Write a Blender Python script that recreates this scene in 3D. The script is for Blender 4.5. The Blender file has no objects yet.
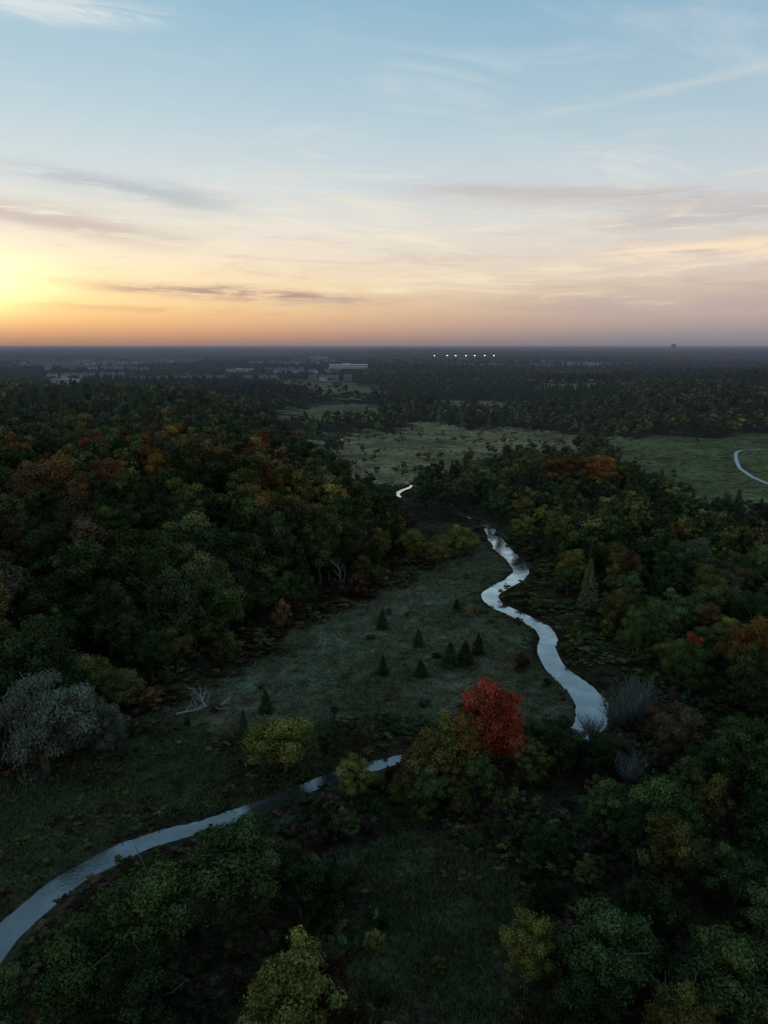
import bpy, bmesh, math, numpy as np
from mathutils import Vector
sc=bpy.context.scene
COL=sc.collection
def lin(c):
    o=[]
    for v in c:
        v=v/255.0
        o.append(v/12.92 if v<=.04045 else ((v+.055)/1.055)**2.4)
    return o
def sm(t):
    t=np.clip(t,0,1); return t*t*(3-2*t)
# ------------------------------------------------------------------ node helper
class NT:
    def __init__(s,t): s.t=t; t.nodes.clear()
    def n(s,ty,**k):
        nd=s.t.nodes.new(ty)
        for a,b in k.items(): setattr(nd,a,b)
        return nd
    def put(s,sock,v):
        if isinstance(v,bpy.types.NodeSocket): s.t.links.new(v,sock)
        elif isinstance(v,(tuple,list)) and len(v)==3 and sock.type=='RGBA': sock.default_value=(*v,1)
        else: sock.default_value=v
    def m(s,op,a,b=0.0,clamp=False):
        nd=s.n('ShaderNodeMath',operation=op); nd.use_clamp=clamp
        s.put(nd.inputs[0],a); s.put(nd.inputs[1],b)
        return nd.outputs[0]
    def mix(s,f,a,b,mode='MIX'):
        nd=s.n('ShaderNodeMix',data_type='RGBA',blend_type=mode)
        s.put(nd.inputs[0],f); s.put(nd.inputs[6],a); s.put(nd.inputs[7],b)
        return nd.outputs[2]
    def rng(s,v,a,b,c=0.0,d=1.0):
        nd=s.n('ShaderNodeMapRange'); nd.interpolation_type='SMOOTHSTEP'
        s.put(nd.inputs[0],v)
        for i,q in enumerate((a,b,c,d)): nd.inputs[i+1].default_value=q
        return nd.outputs[0]
    def noise(s,vec,scale,detail=4,rough=.5,dist=0.0):
        nd=s.n('ShaderNodeTexNoise'); s.put(nd.inputs['Vector'],vec)
        nd.inputs['Scale'].default_value=scale; nd.inputs['Detail'].default_value=detail
        nd.inputs['Roughness'].default_value=rough; nd.inputs['Distortion'].default_value=dist
        return nd.outputs[0]
    def xyz(s,x,y,z):
        nd=s.n('ShaderNodeCombineXYZ'); s.put(nd.inputs[0],x); s.put(nd.inputs[1],y); s.put(nd.inputs[2],z)
        return nd.outputs[0]
    def ramp(s,v,stops):
        nd=s.n('ShaderNodeValToRGB'); e=nd.color_ramp.elements
        while len(e)<len(stops): e.new(.5)
        for i,(p,c) in enumerate(stops):
            e[i].position=p; e[i].color=(*lin(c),1)
        s.put(nd.inputs[0],v); return nd.outputs[0]
# ------------------------------------------------------------------ world
w=bpy.data.worlds.new("World"); sc.world=w; w.use_nodes=True
g=NT(w.node_tree)
tc=g.n('ShaderNodeTexCoord').outputs['Generated']
sp=g.n('ShaderNodeSeparateXYZ'); g.put(sp.inputs[0],tc)
X,Y,Z=sp.outputs
az=g.m('ARCTAN2',X,Y)
zc=g.m('MAXIMUM',Z,0.0)
L=[(0,(146,118,112)),(.010,(192,142,116)),(.025,(230,174,126)),(.045,(248,204,146)),(.07,(253,226,176)),(.105,(251,233,203)),(.15,(238,232,217)),(.20,(216,224,224)),(.27,(191,212,221)),(.385,(152,191,211)),(.6,(122,166,198)),(1,(105,145,185))]
Rr=[(0,(120,124,134)),(.010,(140,136,143)),(.025,(168,154,152)),(.045,(196,174,160)),(.07,(213,193,176)),(.105,(219,207,195)),(.15,(216,214,210)),(.20,(200,211,216)),(.27,(174,199,212)),(.385,(136,177,202)),(.6,(112,156,190)),(1,(100,140,180))]
base=g.mix(g.rng(az,-.50,.52),g.ramp(zc,L),g.ramp(zc,Rr))
inv=g.m('DIVIDE',1.0,g.m('ADD',zc,.10))
px=g.m('MULTIPLY',X,inv); py=g.m('MULTIPLY',Y,inv)
u=g.m('ADD',g.m('MULTIPLY',px,.8),g.m('MULTIPLY',py,.28))
v=g.m('SUBTRACT',g.m('MULTIPLY',py,1.9),g.m('MULTIPLY',px,.60))
nA=g.noise(g.xyz(u,v,3.1),1.6,7,.66,.9)
nB=g.noise(g.xyz(g.m('MULTIPLY',az,3.0),g.m('MULTIPLY',zc,22.0),7.7),1.7,6,.64,.8)
c0=g.rng(g.noise(g.xyz(px,py,9.0),.9,1,.5,0),.36,.62)
bandhi=g.m('MULTIPLY',g.rng(zc,.05,.13),g.rng(zc,.38,.18,.30,1.0))
cA=g.m('MULTIPLY',g.m('MULTIPLY',g.rng(nA,.44,.74),c0),bandhi)
cc=g.mix(g.rng(zc,.09,.24),lin((254,234,208)),lin((230,231,232)))
col=g.mix(g.m('MULTIPLY',cA,.66),base,cc)
lowb=g.rng(zc,.20,.11)
col=g.mix(g.m('MULTIPLY',g.m('MULTIPLY',g.rng(nB,.50,.32),g.m('MULTIPLY',g.rng(zc,.006,.04),lowb)),.32),col,lin((194,164,154)))
sm2=g.m('MULTIPLY',g.rng(nB,.52,.70),g.m('MULTIPLY',g.rng(zc,.03,.07),g.rng(zc,.26,.14)))
col=g.mix(g.m('MULTIPLY',sm2,.5),col,lin((255,238,208)))
zw=g.m('ADD',zc,g.m('MULTIPLY',g.m('SUBTRACT',nB,.5),.030))
fr=g.rng(g.noise(g.xyz(g.m('MULTIPLY',az,9.0),g.m('MULTIPLY',zc,80.0),5.2),1.1,4,.65,.5),.30,.54)
def bar(col,a0,z0,wa,wz,sl,c,st):
    da=g.m('SUBTRACT',az,a0)
    a=g.m('DIVIDE',da,wa); b=g.m('DIVIDE',g.m('SUBTRACT',g.m('SUBTRACT',zw,z0),g.m('MULTIPLY',da,sl)),wz)
    e=g.m('EXPONENT',g.m('MULTIPLY',g.m('ADD',g.m('POWER',g.m('ABSOLUTE',a),4.0),g.m('MULTIPLY',b,b)),-1.0))
    return g.mix(g.m('MULTIPLY',g.m('MULTIPLY',e,fr),st),col,lin(c))
col=bar(col,-.20,.066,.18,.0085,-.04,(176,147,144),1.0)
col=bar(col,-.33,.046,.16,.005,-.02,(204,154,132),.5)
col=bar(col,.24,.182,.22,.012,-.06,(196,180,178),.6)
col=bar(col,.42,.152,.16,.013,.02,(182,173,178),.55)
col=bar(col,.41,.112,.13,.009,.0,(254,229,198),.9)
col=bar(col,-.42,.350,.15,.009,.06,(226,230,232),.8)
col=bar(col,.36,.050,.24,.018,.0,(180,165,166),.5)
col=bar(col,-.44,.150,.18,.014,-.12,(200,186,178),.8)
col=bar(col,-.32,.185,.14,.012,-.10,(180,187,194),.7)
col=bar(col,.34,.285,.2,.006,.10,(200,210,214),.6)
a=g.m('DIVIDE',g.m('ADD',az,.545),.10); b=g.m('DIVIDE',g.m('SUBTRACT',zc,.070),.032)
e=g.m('EXPONENT',g.m('MULTIPLY',g.m('ADD',g.m('MULTIPLY',a,a),g.m('MULTIPLY',b,b)),-1.0))
col=g.mix(g.m('MULTIPLY',e,1.35),col,(.9,.64,.24),'ADD')
a2=g.m('DIVIDE',g.m('ADD',az,.56),.36); b2=g.m('DIVIDE',g.m('SUBTRACT',zc,.065),.055)
e2=g.m('EXPONENT',g.m('MULTIPLY',g.m('ADD',g.m('MULTIPLY',a2,a2),g.m('MULTIPLY',b2,b2)),-1.0))
col=g.mix(g.m('MULTIPLY',e2,.46),col,(.45,.28,.02),'ADD')
away=g.rng(g.m('COSINE',g.m('ADD',az,.2)),-.6,.6,.80,1.0)
up=g.rng(Z,-.02,0.0)
bg=g.n('ShaderNodeBackground'); g.put(bg.inputs[0],col)
g.put(bg.inputs[1],g.m('MULTIPLY',away,g.m('MAXIMUM',up,.15)))
o=g.n('ShaderNodeOutputWorld'); g.put(o.inputs[0],bg.outputs[0])
sd=bpy.data.lights.new("sun","SUN"); sd.energy=.35; sd.angle=math.radians(2); sd.color=(1,.58,.32)
so=bpy.data.objects.new("sun",sd); COL.objects.link(so)
sdir=Vector((math.sin(-.56),math.cos(-.56),.085)).normalized()
so.rotation_euler=sdir.to_track_quat('Z','Y').to_euler()
cd=bpy.data.cameras.new("camera"); cam=bpy.data.objects.new("camera",cd); COL.objects.link(cam)
cam.location=(0,0,60); cam.rotation_euler=(math.radians(90-13.2),0,0)
cd.sensor_fit='VERTICAL'; cd.sensor_height=24; cd.lens=24*711/1024; cd.clip_start=.5; cd.clip_end=90000
sc.camera=cam
sc.view_settings.view_transform='Standard'; sc.view_settings.look='None'; sc.view_settings.exposure=0
# ------------------------------------------------------------------ materials
def painted_haze(g,shader):  # aerial haze painted in as emission that grows with distance from the origin
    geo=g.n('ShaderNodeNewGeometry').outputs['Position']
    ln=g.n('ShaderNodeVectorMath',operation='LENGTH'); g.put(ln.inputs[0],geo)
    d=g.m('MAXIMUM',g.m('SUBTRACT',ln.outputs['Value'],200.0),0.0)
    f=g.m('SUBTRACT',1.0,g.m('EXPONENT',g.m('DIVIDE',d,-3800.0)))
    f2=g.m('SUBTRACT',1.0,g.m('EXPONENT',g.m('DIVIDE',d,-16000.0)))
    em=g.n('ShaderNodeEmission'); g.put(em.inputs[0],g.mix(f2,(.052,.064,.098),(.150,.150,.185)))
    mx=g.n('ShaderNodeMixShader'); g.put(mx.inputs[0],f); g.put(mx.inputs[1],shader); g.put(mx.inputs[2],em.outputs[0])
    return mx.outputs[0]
def newmat(name):
    m=bpy.data.materials.new(name); m.use_nodes=True
    try: m.cycles.emission_sampling='NONE'
    except Exception: pass
    return m,NT(m.node_tree)
def out(g,s):
    o=g.n('ShaderNodeOutputMaterial'); g.put(o.inputs[0],s)
def pos(g): return g.n('ShaderNodeNewGeometry').outputs['Position']
def foliage(name,hz):
    m,g=newmat(name)
    at=g.n('ShaderNodeAttribute',attribute_name='tint').outputs['Color']
    oi=g.n('ShaderNodeObjectInfo')
    c=g.mix(1.0,oi.outputs['Color'],at,'MULTIPLY')
    c=g.mix(1.0,c,(2.55,2.25,1.75),'MULTIPLY')
    d=g.n('ShaderNodeBsdfDiffuse'); g.put(d.inputs[0],c)
    out(g,painted_haze(g,d.outputs[0]) if hz else d.outputs[0]); return m
def simple(name,c,rough=.8,noisy=.3,scale=1.0,hz=True):
    m,g=newmat(name)
    n=g.noise(pos(g),scale,3,.6)
    cc=g.mix(n,tuple(x*(1-noisy) for x in c),tuple(x*(1+noisy) for x in c))
    p=g.n('ShaderNodeBsdfPrincipled'); g.put(p.inputs['Base Color'],cc); p.inputs['Roughness'].default_value=rough
    out(g,painted_haze(g,p.outputs[0]) if hz else p.outputs[0]); return m
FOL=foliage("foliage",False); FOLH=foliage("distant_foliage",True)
BARK=simple("bark",(.09,.07,.055),.9,.4,3,False)
DEAD=simple("weathered_wood",(.28,.27,.25),.85,.3,3,False)
def ground_mat():
    m,g=newmat("ground")
    at=g.n('ShaderNodeAttribute',attribute_name='tint').outputs['Color']
    P=pos(g)
    n1=g.noise(P,.05,3,.6,.5); n2=g.noise(P,.35,4,.65,0); n3=g.noise(P,2.2,3,.7)
    f1=g.ramp(n1,[(.3,(170,162,150)),(.7,(255,255,250))])
    f2=g.ramp(n2,[(.3,(130,126,112)),(.72,(255,255,250))])
    f3=g.ramp(n3,[(.28,(110,110,110)),(.75,(255,255,255))])
    c=g.mix(1.0,at,f1,'MULTIPLY'); c=g.mix(1.0,c,f2,'MULTIPLY'); c=g.mix(1.0,c,f3,'MULTIPLY')
    c=g.mix(1.0,c,(5.8,5.4,4.7),'MULTIPLY')
    d=g.n('ShaderNodeBsdfDiffuse'); g.put(d.inputs[0],c)
    out(g,painted_haze(g,d.outputs[0])); return m
GM=ground_mat()
def water_mat():
    m,g=newmat("water")
    P=pos(g)
    n=g.noise(P,1.8,4,.6,.4); n2=g.noise(P,.22,3,.55)
    bp=g.n('ShaderNodeBump'); bp.inputs['Strength'].default_value=.24; bp.inputs['Distance'].default_value=.10
    g.put(bp.inputs['Height'],n)
    gl=g.n('ShaderNodeBsdfGlossy'); gl.inputs[0].default_value=(.92,.91,.90,1)
    g.put(gl.inputs['Roughness'],g.rng(n2,.38,.62,.03,.20)); g.put(gl.inputs['Normal'],bp.outputs[0])
    d=g.n('ShaderNodeBsdfDiffuse'); d.inputs[0].default_value=(.045,.043,.034,1)
    fr=g.n('ShaderNodeFresnel'); fr.inputs[0].default_value=1.6
    f=g.m('ADD',g.m('MULTIPLY',fr.outputs[0],4.0),-.08,clamp=True)
    f=g.m('MULTIPLY',f,g.rng(n2,.35,.6,1.0,.78))
    mx=g.n('ShaderNodeMixShader'); g.put(mx.inputs[0],f); g.put(mx.inputs[1],d.outputs[0]); g.put(mx.inputs[2],gl.outputs[0])
    out(g,mx.outputs[0]); return m
WM=water_mat()
# ------------------------------------------------------------------ mesh builder
def build(name,V,Fs,mats,tint=None,fmat=None,smooth=False):
    me=bpy.data.meshes.new(name)
    V=np.asarray(V,dtype=np.float32)
    Fs=[np.asarray(f,dtype=np.int32) for f in Fs if len(f)]
    me.vertices.add(len(V)); me.vertices.foreach_set('co',V.ravel())
    tot=sum(f.size for f in Fs); np_=sum(len(f) for f in Fs)
    me.loops.add(tot); me.loops.foreach_set('vertex_index',np.concatenate([f.ravel() for f in Fs]))
    st=[];k=0
    for f in Fs:
        st.append(k+np.arange(len(f))*f.shape[1]); k+=f.size
    me.polygons.add(np_); me.polygons.foreach_set('loop_start',np.concatenate(st).astype(np.int32))
    for m in (mats if isinstance(mats,(list,tuple)) else [mats]): me.materials.append(m)
    if fmat is not None: me.polygons.foreach_set('material_index',np.asarray(fmat,dtype=np.int32))
    me.update(calc_edges=True)
    if tint is not None:
        a=me.color_attributes.new(name='tint',type='FLOAT_COLOR',domain='POINT')
        t=np.ones((len(V),4),dtype=np.float32); t[:,:3]=tint
        a.data.foreach_set('color',t.ravel())
    me.polygons.foreach_set('use_smooth',np.full(np_,smooth))
    return me
def add(name,me,**k):
    ob=bpy.data.objects.new(name,me); COL.objects.link(ob)
    for a,b in k.items(): ob[a]=b
    return ob
class Acc:
    def __init__(s): s.V=[];s.T=[];s.Q=[];s.C=[];s.n=0
    def add(s,V,F,c=1.0):
        V=np.asarray(V,float);F=np.asarray(F,int)
        (s.T if F.shape[1]==3 else s.Q).append(F+s.n)
        s.V.append(V); C=np.empty((len(V),3)); C[:]=c if np.ndim(c)!=1 or len(c)==3 else np.asarray(c)[:,None]
        s.C.append(C); s.n+=len(V)
    def get(s):
        T=np.concatenate(s.T) if s.T else np.zeros((0,3),int)
        Q=np.concatenate(s.Q) if s.Q else np.zeros((0,4),int)
        return np.concatenate(s.V),T,Q,np.concatenate(s.C)
def tube(path,r0,r1,n=7):
    P=np.asarray(path,float); k=len(P); V=[];F=[]
    for i in range(k):
        d=P[min(i+1,k-1)]-P[max(i-1,0)]; d/=np.linalg.norm(d)+1e-9
        a=np.cross(d,[.3,.9,.2]); a/=np.linalg.norm(a); b=np.cross(d,a)
        r=r0+(r1-r0)*i/(k-1)
        for j in range(n):
            t=2*math.pi*j/n; V.append(P[i]+r*(a*math.cos(t)+b*math.sin(t)))
    for i in range(k-1):
        for j in range(n):
            F.append((i*n+j,i*n+(j+1)%n,(i+1)*n+(j+1)%n,(i+1)*n+j))
    return np.array(V),np.array(F)
def unit(r,n):
    d=r.normal(size=(n,3)); return d/np.linalg.norm(d,axis=1)[:,None]
def leaves(r,c,nrm,s,asp=.6,tri=False,along=None):
    n=len(c); nrm=nrm/np.linalg.norm(nrm,axis=1)[:,None]
    q=unit(r,n) if along is None else along+unit(r,n)*.25
    t=q-nrm*(q*nrm).sum(1)[:,None]; t/=np.linalg.norm(t,axis=1)[:,None]+1e-9
    b=np.cross(nrm,t); s=np.asarray(s)[:,None]*np.ones((n,1))
    if tri:
        V=np.stack([c+t*s,c-t*s*.6+b*s*asp,c-t*s*.6-b*s*asp],1).reshape(-1,3)
        return V,np.arange(3*n).reshape(-1,3),3
    V=np.stack([c+t*s,c+b*s*asp,c-t*s,c-b*s*asp],1).reshape(-1,3)
    return V,np.arange(4*n).reshape(-1,4),4
def ico(sub):
    bm=bmesh.new(); bmesh.ops.create_icosphere(bm,subdivisions=sub,radius=1)
    V=np.array([v.co[:] for v in bm.verts]); F=np.array([[v.index for v in f.verts] for f in bm.faces]); bm.free()
    return V,F
ICO1=ico(1)
def clumps(r,H,R,zb,nc,prs):
    zc=(H+zb)/2; hz=(H-zb)/2
    d=unit(r,nc); rad=r.uniform(.25,.93,nc)
    lob=1+.16*np.sin(np.arctan2(d[:,1],d[:,0])*3+r.uniform(0,6))+.10*np.sin(d[:,2]*5+r.uniform(0,6))
    c=d*(rad*lob)[:,None]*np.array([R,R,hz])+np.array([r.normal()*.1*R,r.normal()*.1*R,zc])
    for i in range(nc):
        if c[i,2]>zc: c[i,:2]*=1-.28*(c[i,2]-zc)/hz
    return c,R*r.uniform(prs[0],prs[1],nc)
def crown(r,H,R,zb,nc,nl,ls,core=False,tri=False,kind='b',prs=(.20,.36)):
    A=Acc(); c,pr=clumps(r,H,R,zb,nc,prs); mp=R*sum(prs)/2
    for i in range(nc):
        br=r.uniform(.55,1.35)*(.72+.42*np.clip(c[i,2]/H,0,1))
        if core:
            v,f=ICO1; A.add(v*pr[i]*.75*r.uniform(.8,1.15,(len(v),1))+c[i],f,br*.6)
        n=max(6,int(nl*(pr[i]/mp)**2))
        d=unit(r,n); d[:,2]+=.30; d/=np.linalg.norm(d,axis=1)[:,None]
        ra=r.uniform(.45,1.15,n)+ (r.random(n)<.12)*r.uniform(.1,.5,n)
        p=c[i]+d*(pr[i]*ra)[:,None]*np.array([1,1,.78])
        nr=d+unit(r,n)*.5
        if kind=='w':
            p[:,2]-=r.uniform(0,1.0,n)**2*pr[i]*.6
            nr=d+unit(r,n)*.4
            V,F,k=leaves(r,p,nr,ls*r.uniform(.7,1.4,n),.42,tri,np.array([[0,0,-1.0]]))
        else:
            V,F,k=leaves(r,p,nr,ls*r.uniform(.55,1.35,n),.60,tri)
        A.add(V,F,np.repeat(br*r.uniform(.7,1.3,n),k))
    return A
def conifer(r,H,R,nb,per,ls,tri=False):
    A=Acc(); lv=max(5,int(H*1.7)) if nb>5 else 5
    for i in range(lv):
        t=i/(lv-1); z=H*(.07+.9*t); rr=R*(1-t)**.85*r.uniform(.85,1.1)+.08*R
        k=max(4,int(nb*(1-.5*t)))
        for j in range(k):
            a=2*math.pi*(j+r.random()*.6)/k+i; L=rr*r.uniform(.75,1.12)
            s=np.sqrt(r.uniform(.03,1,per)); w_=(1-s*.7)*L*.33*r.uniform(-1,1,per)
            dx,dy=math.cos(a),math.sin(a)
            p=np.stack([dx*s*L-dy*w_,dy*s*L+dx*w_,z-s*L*.30+ s**2*L*.12+r.normal(size=per)*.05*R],1)
            nr=np.array([dx*.35,dy*.35,1.0])+unit(r,per)*.6
            V,F,q=leaves(r,p,nr,ls*r.uniform(.6,1.3,per),.4,tri,np.array([[dx,dy,-.3]]))
            A.add(V,F,np.repeat(r.uniform(.6,1.25)*r.uniform(.8,1.2,per),q))
    return A
def trunk(r,H,R,zb,nl=7,r0=.28):
    A=Acc(); k=6
    P=[[r.normal()*.12*i,r.normal()*.12*i,-.4+H*.82*i/k] for i in range(k+1)]
    v,f=tube(P,r0,.05); A.add(v,f)
    for j in range(nl):
        z=zb*.8+(H*.7-zb*.8)*(j/nl); i=min(k-1,int((z+.4)/(H*.82)*k)); b=np.array(P[i]); b[2]=z
        a=r.uniform(0,6.28); L=R*r.uniform(.5,.85)
        q=[b,b+np.array([math.cos(a)*L*.5,math.sin(a)*L*.5,L*.35]),b+np.array([math.cos(a+.2)*L,math.sin(a+.2)*L,L*.85])]
        v,f=tube(q,r0*.42,.03,5); A.add(v,f)
        q2=[q[1],q[1]+np.array([math.cos(a-.9)*L*.4,math.sin(a-.9)*L*.4,L*.4])]
        v,f=tube(q2,r0*.2,.02,4); A.add(v,f)
    return A
def toMesh(name,A,mat,tinted=True):
    V,T,Q,C=A.get(); return build(name,V,[T,Q],mat,C if tinted else None)
PR={}
def mk(kind,lst): PR[kind]=lst
rr=np.random.default_rng(11)
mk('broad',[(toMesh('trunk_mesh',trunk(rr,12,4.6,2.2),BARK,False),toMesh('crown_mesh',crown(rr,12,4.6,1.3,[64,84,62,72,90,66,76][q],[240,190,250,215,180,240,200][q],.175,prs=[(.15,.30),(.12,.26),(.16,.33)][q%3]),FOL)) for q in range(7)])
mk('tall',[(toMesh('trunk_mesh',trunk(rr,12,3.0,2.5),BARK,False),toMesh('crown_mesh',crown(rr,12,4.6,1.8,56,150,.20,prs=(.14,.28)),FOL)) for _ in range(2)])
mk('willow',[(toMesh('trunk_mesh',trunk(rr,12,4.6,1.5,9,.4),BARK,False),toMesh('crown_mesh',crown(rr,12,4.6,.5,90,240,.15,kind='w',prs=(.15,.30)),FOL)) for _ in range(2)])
def coni_tr():
    A=Acc(); v,f=tube([[0,0,-.4],[0,0,6],[0,0,11.6]],.2,.03); A.add(v,f); return A
mk('conifer',[(toMesh('trunk_mesh',coni_tr(),BARK,False),toMesh('crown_mesh',conifer(rr,12,4.0,11,34,.28),FOL)) for _ in range(3)])
def shrubA(r,sparse=False):
    A=crown(r,3.2,2.0,-.2,22,85 if not sparse else 30,.145,kind='b',prs=(.16,.32))
    for _ in range(16):
        a=r.uniform(0,6.28); L=r.uniform(.8,1.9)
        v,f=tube([[0,0,-.2],[math.cos(a)*L*.5,math.sin(a)*L*.5,1.4],[math.cos(a)*L,math.sin(a)*L,r.uniform(2,3.3)]],.05,.012,4); A.add(v,f,.8)
    return A
def bareA(r):
    A=Acc()
    for _ in range(70):
        a=r.uniform(0,6.28); L=r.uniform(.4,2.0); h=r.uniform(1.8,3.4)
        p1=np.array([math.cos(a)*L*.4,math.sin(a)*L*.4,h*.45]); p2=np.array([math.cos(a)*L,math.sin(a)*L,h])
        v,f=tube([[0,0,-.2],p1,p2],.035,.008,3); A.add(v,f,1.0)
        for _ in range(9):
            q=p1+(p2-p1)*r.uniform(0,1); v,f=tube([q,q+unit(r,1)[0]*.4+np.array([0,0,.35])],.020,.006,3); A.add(v,f,r.uniform(.8,1.3))
    return A
mk('shrub',[(None,toMesh('shrub_mesh',shrubA(rr),FOL)) for _ in range(3)]+[(None,toMesh('shrub_mesh',shrubA(rr,True),FOL)) for _ in range(2)])
mk('bare',[(None,toMesh('shrub_mesh',bareA(rr),FOL)) for _ in range(2)])
# ------------------------------------------------------------------ river line (x, y, width) in metres
RV=[(-60,560,1),(-30,470,1),(-10,420,1),(-2,362,.9),(7,325,.9),(12,308,1.2),(7.6,298,2.0),(5.8,288,1.4),(12,271,.8),(26,256,.9),(35,240,2.6),(35.7,229.5,4.0),(35.8,217,4.6),(36.4,205.7,4.6),(37.9,195.5,4.2),(37.5,186,4.0),(33.6,178,4.2),(28.6,171.6,4.2),(26,166,4.0),(27,160.5,3.8),(29.6,155.9,3.6),(32.6,151,3.5),(34.8,146.3,3.5),(34.9,141.3,3.5),(33.5,136,3.5),(32.8,131.3,3.7),(33,126.7,3.9),(34.2,122.4,4.4),(35.4,118.4,4.9),(35.8,114.6,5.2),(35.6,111,5.2),(34.2,106.5,4.6),(31,102.5,3.6),(24,99.5,2.2),(14.6,98,1.4),(6.9,97,1.7),(2.4,95.4,2.0),(-1,93.8,2.1),(-4.2,92.3,2.2),(-7.4,90.6,2.2),(-11.7,87.6,2.1),(-15.4,84.9,2.1),(-19.6,82.3,2.2),(-23.6,80,2.3),(-27.7,78.2,2.5),(-31.3,76,2.9),(-34,73.5,3.0),(-36.2,71,3.1),(-37.8,68.2,3.2),(-39.2,64.9,3.4),(-40.2,61.6,3.7),(-40.8,58,4.2),(-40.4,53,5),(-38.5,46,6),(-35,36,6),(-33,10,6)]
RV=np.array(RV,float)
def catmull(P,k=5):
    o=[]
    for i in range(len(P)-1):
        p0=P[max(i-1,0)];p1=P[i];p2=P[i+1];p3=P[min(i+2,len(P)-1)]
        for j in range(k):
            t=j/k; o.append(.5*((2*p1)+(-p0+p2)*t+(2*p0-5*p1+4*p2-p3)*t*t+(-p0+3*p1-3*p2+p3)*t**3))
    o.append(P[-1]); return np.array(o)
RS=catmull(RV,8); RS[:,2]=np.maximum(RS[:,2],.6)
def rdist(x,y):
    x=np.asarray(x,float).ravel(); y=np.asarray(y,float).ravel()
    D=np.full(len(x),1e3); Hh=np.full(len(x),2.0)
    idx=np.where((np.abs(x)<110)&(y<600))[0]
    for s in range(0,len(idx),20000):
        q=idx[s:s+20000]
        d=(x[q,None]-RS[None,:,0])**2+(y[q,None]-RS[None,:,1])**2
        k=d.argmin(1); D[q]=np.sqrt(d[np.arange(len(q)),k]); Hh[q]=RS[k,2]/2
    return D,Hh
XEy=[60,92,98.5,113,129,147,162.6,173.7,190,206,243,277,320,395,461,700,1200]
XEx=[-62,-58,-44,-37,-29,-19.5,-9,3,11,14,10,2,-22,-38,-52,-120,-200]
def xe(y): return np.interp(y,XEy,XEx)
def wob(x,y):
    return np.sin(x*.11+1.3*np.sin(y*.07))+np.sin(y*.13+x*.05+2)+.6*np.sin(x*.31+y*.27)+.5*np.sin(x*.23-y*.41+1)
def land(x,y):
    z=17*sm((xe(y)-x-3)/80)*sm((y-85)/75)*(1-sm((y-460)/330))*(1+.20*np.sin(x*.021+1)+.16*np.sin(y*.017+x*.01))
    z=z+10*sm((x-120)/200)*sm((y-430)/160)*(1-sm((y-1000)/700))*(1+.3*np.sin(x*.012+y*.006))
    z=z+5*sm((x-95)/110)*sm((y-225)/90)*(1-sm((y-430)/120))*(1+.3*np.sin(x*.05+y*.03))
    z=z+.18*wob(x,y)
    z=z+9*sm((y-1400)/2200)*(np.sin(x*.0021+1)+np.sin(y*.0013+x*.0007))*.5+4*sm((y-650)/300)*np.sin(x*.006+y*.004)*np.sin(y*.0075+1)
    return z
def gz(x,y):
    x=np.asarray(x,float);y=np.asarray(y,float); sh=x.shape
    z=land(x,y).ravel(); d,h=rdist(x,y)
    h=h*(1+.07*np.sin(x.ravel()*.7+y.ravel()*.5))
    bed=-1.2+.75*(d/h)**2
    t=sm((d-h)/1.8+.10)
    zz=np.where(d<h,bed,(-.45)*(1-t)+z*t)
    return zz.reshape(sh)
def inpoly(x,y,P):
    x=np.asarray(x,float);y=np.asarray(y,float)
    c=np.zeros(x.shape,bool); n=len(P)
    for i in range(n):
        x1,y1=P[i];x2,y2=P[(i+1)%n]
        if y1==y2: continue
        k=((y1>y)!=(y2>y))&(x<(x2-x1)*(y-y1)/(y2-y1)+x1); c^=k
    return c
MEADOW=[(-42,104),(-35,112.8),(-27,128),(-18,146),(-8,161),(4,172),(13,184),(20,196),(30,212),(35,205),(35,190),(30,178),(22,168),(24,158),(31,149),(32,137),(30,125),(33,118),(33,107),(20,105),(5,107),(-10,105),(-25,101)]
MARSH=[(-38,480),(-15,515),(0,480),(20,550),(50,570),(62,510),(90,535),(125,495),(150,450),(140,425),(100,412),(76,385),(62,395),(45,360),(30,338),(20,318),(7,308),(-18,318),(-24,350),(-34,368),(-24,400),(-42,430)]
FIELD=[(125,425),(193,450),(340,455),(330,300),(250,235),(200,240),(160,242),(122,262),(116,300),(118,350)]
BOT=[(-6,72),(0,77),(6.7,78),(16,72),(14,59),(10,48),(-2,48),(-4,60)]
BANK=[(-95,60),(-90,88),(-54,90),(-42,97),(-32,102),(-20,98),(-8,96),(-9,91),(-18,86),(-32,79),(-37,74),(-41,66),(-43,55)]
CL1=[(-200,1260),(-60,1200),(10,1000),(5,800),(-50,820),(-130,950)]
CL2=[(120,1180),(230,1420),(430,1330),(300,1080)]
CL3=[(-470,1500),(-420,1620),(-150,1650),(-130,1480)]
CL4=[(40,660),(70,830),(150,800),(140,640)]
CL5=[(-60,560),(0,600),(-5,740),(-80,760),(-95,650)]
CL6=[(420,1500),(500,1750),(900,1700),(800,1450)]
CL7=[(170,840),(230,1060),(350,1000),(300,820)]
CL8=[(-30,1350),(0,1650),(120,1600),(90,1330)]
OPEN5=(CL1,CL2,CL3,CL4,CL5,CL6,CL7,CL8)
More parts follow.
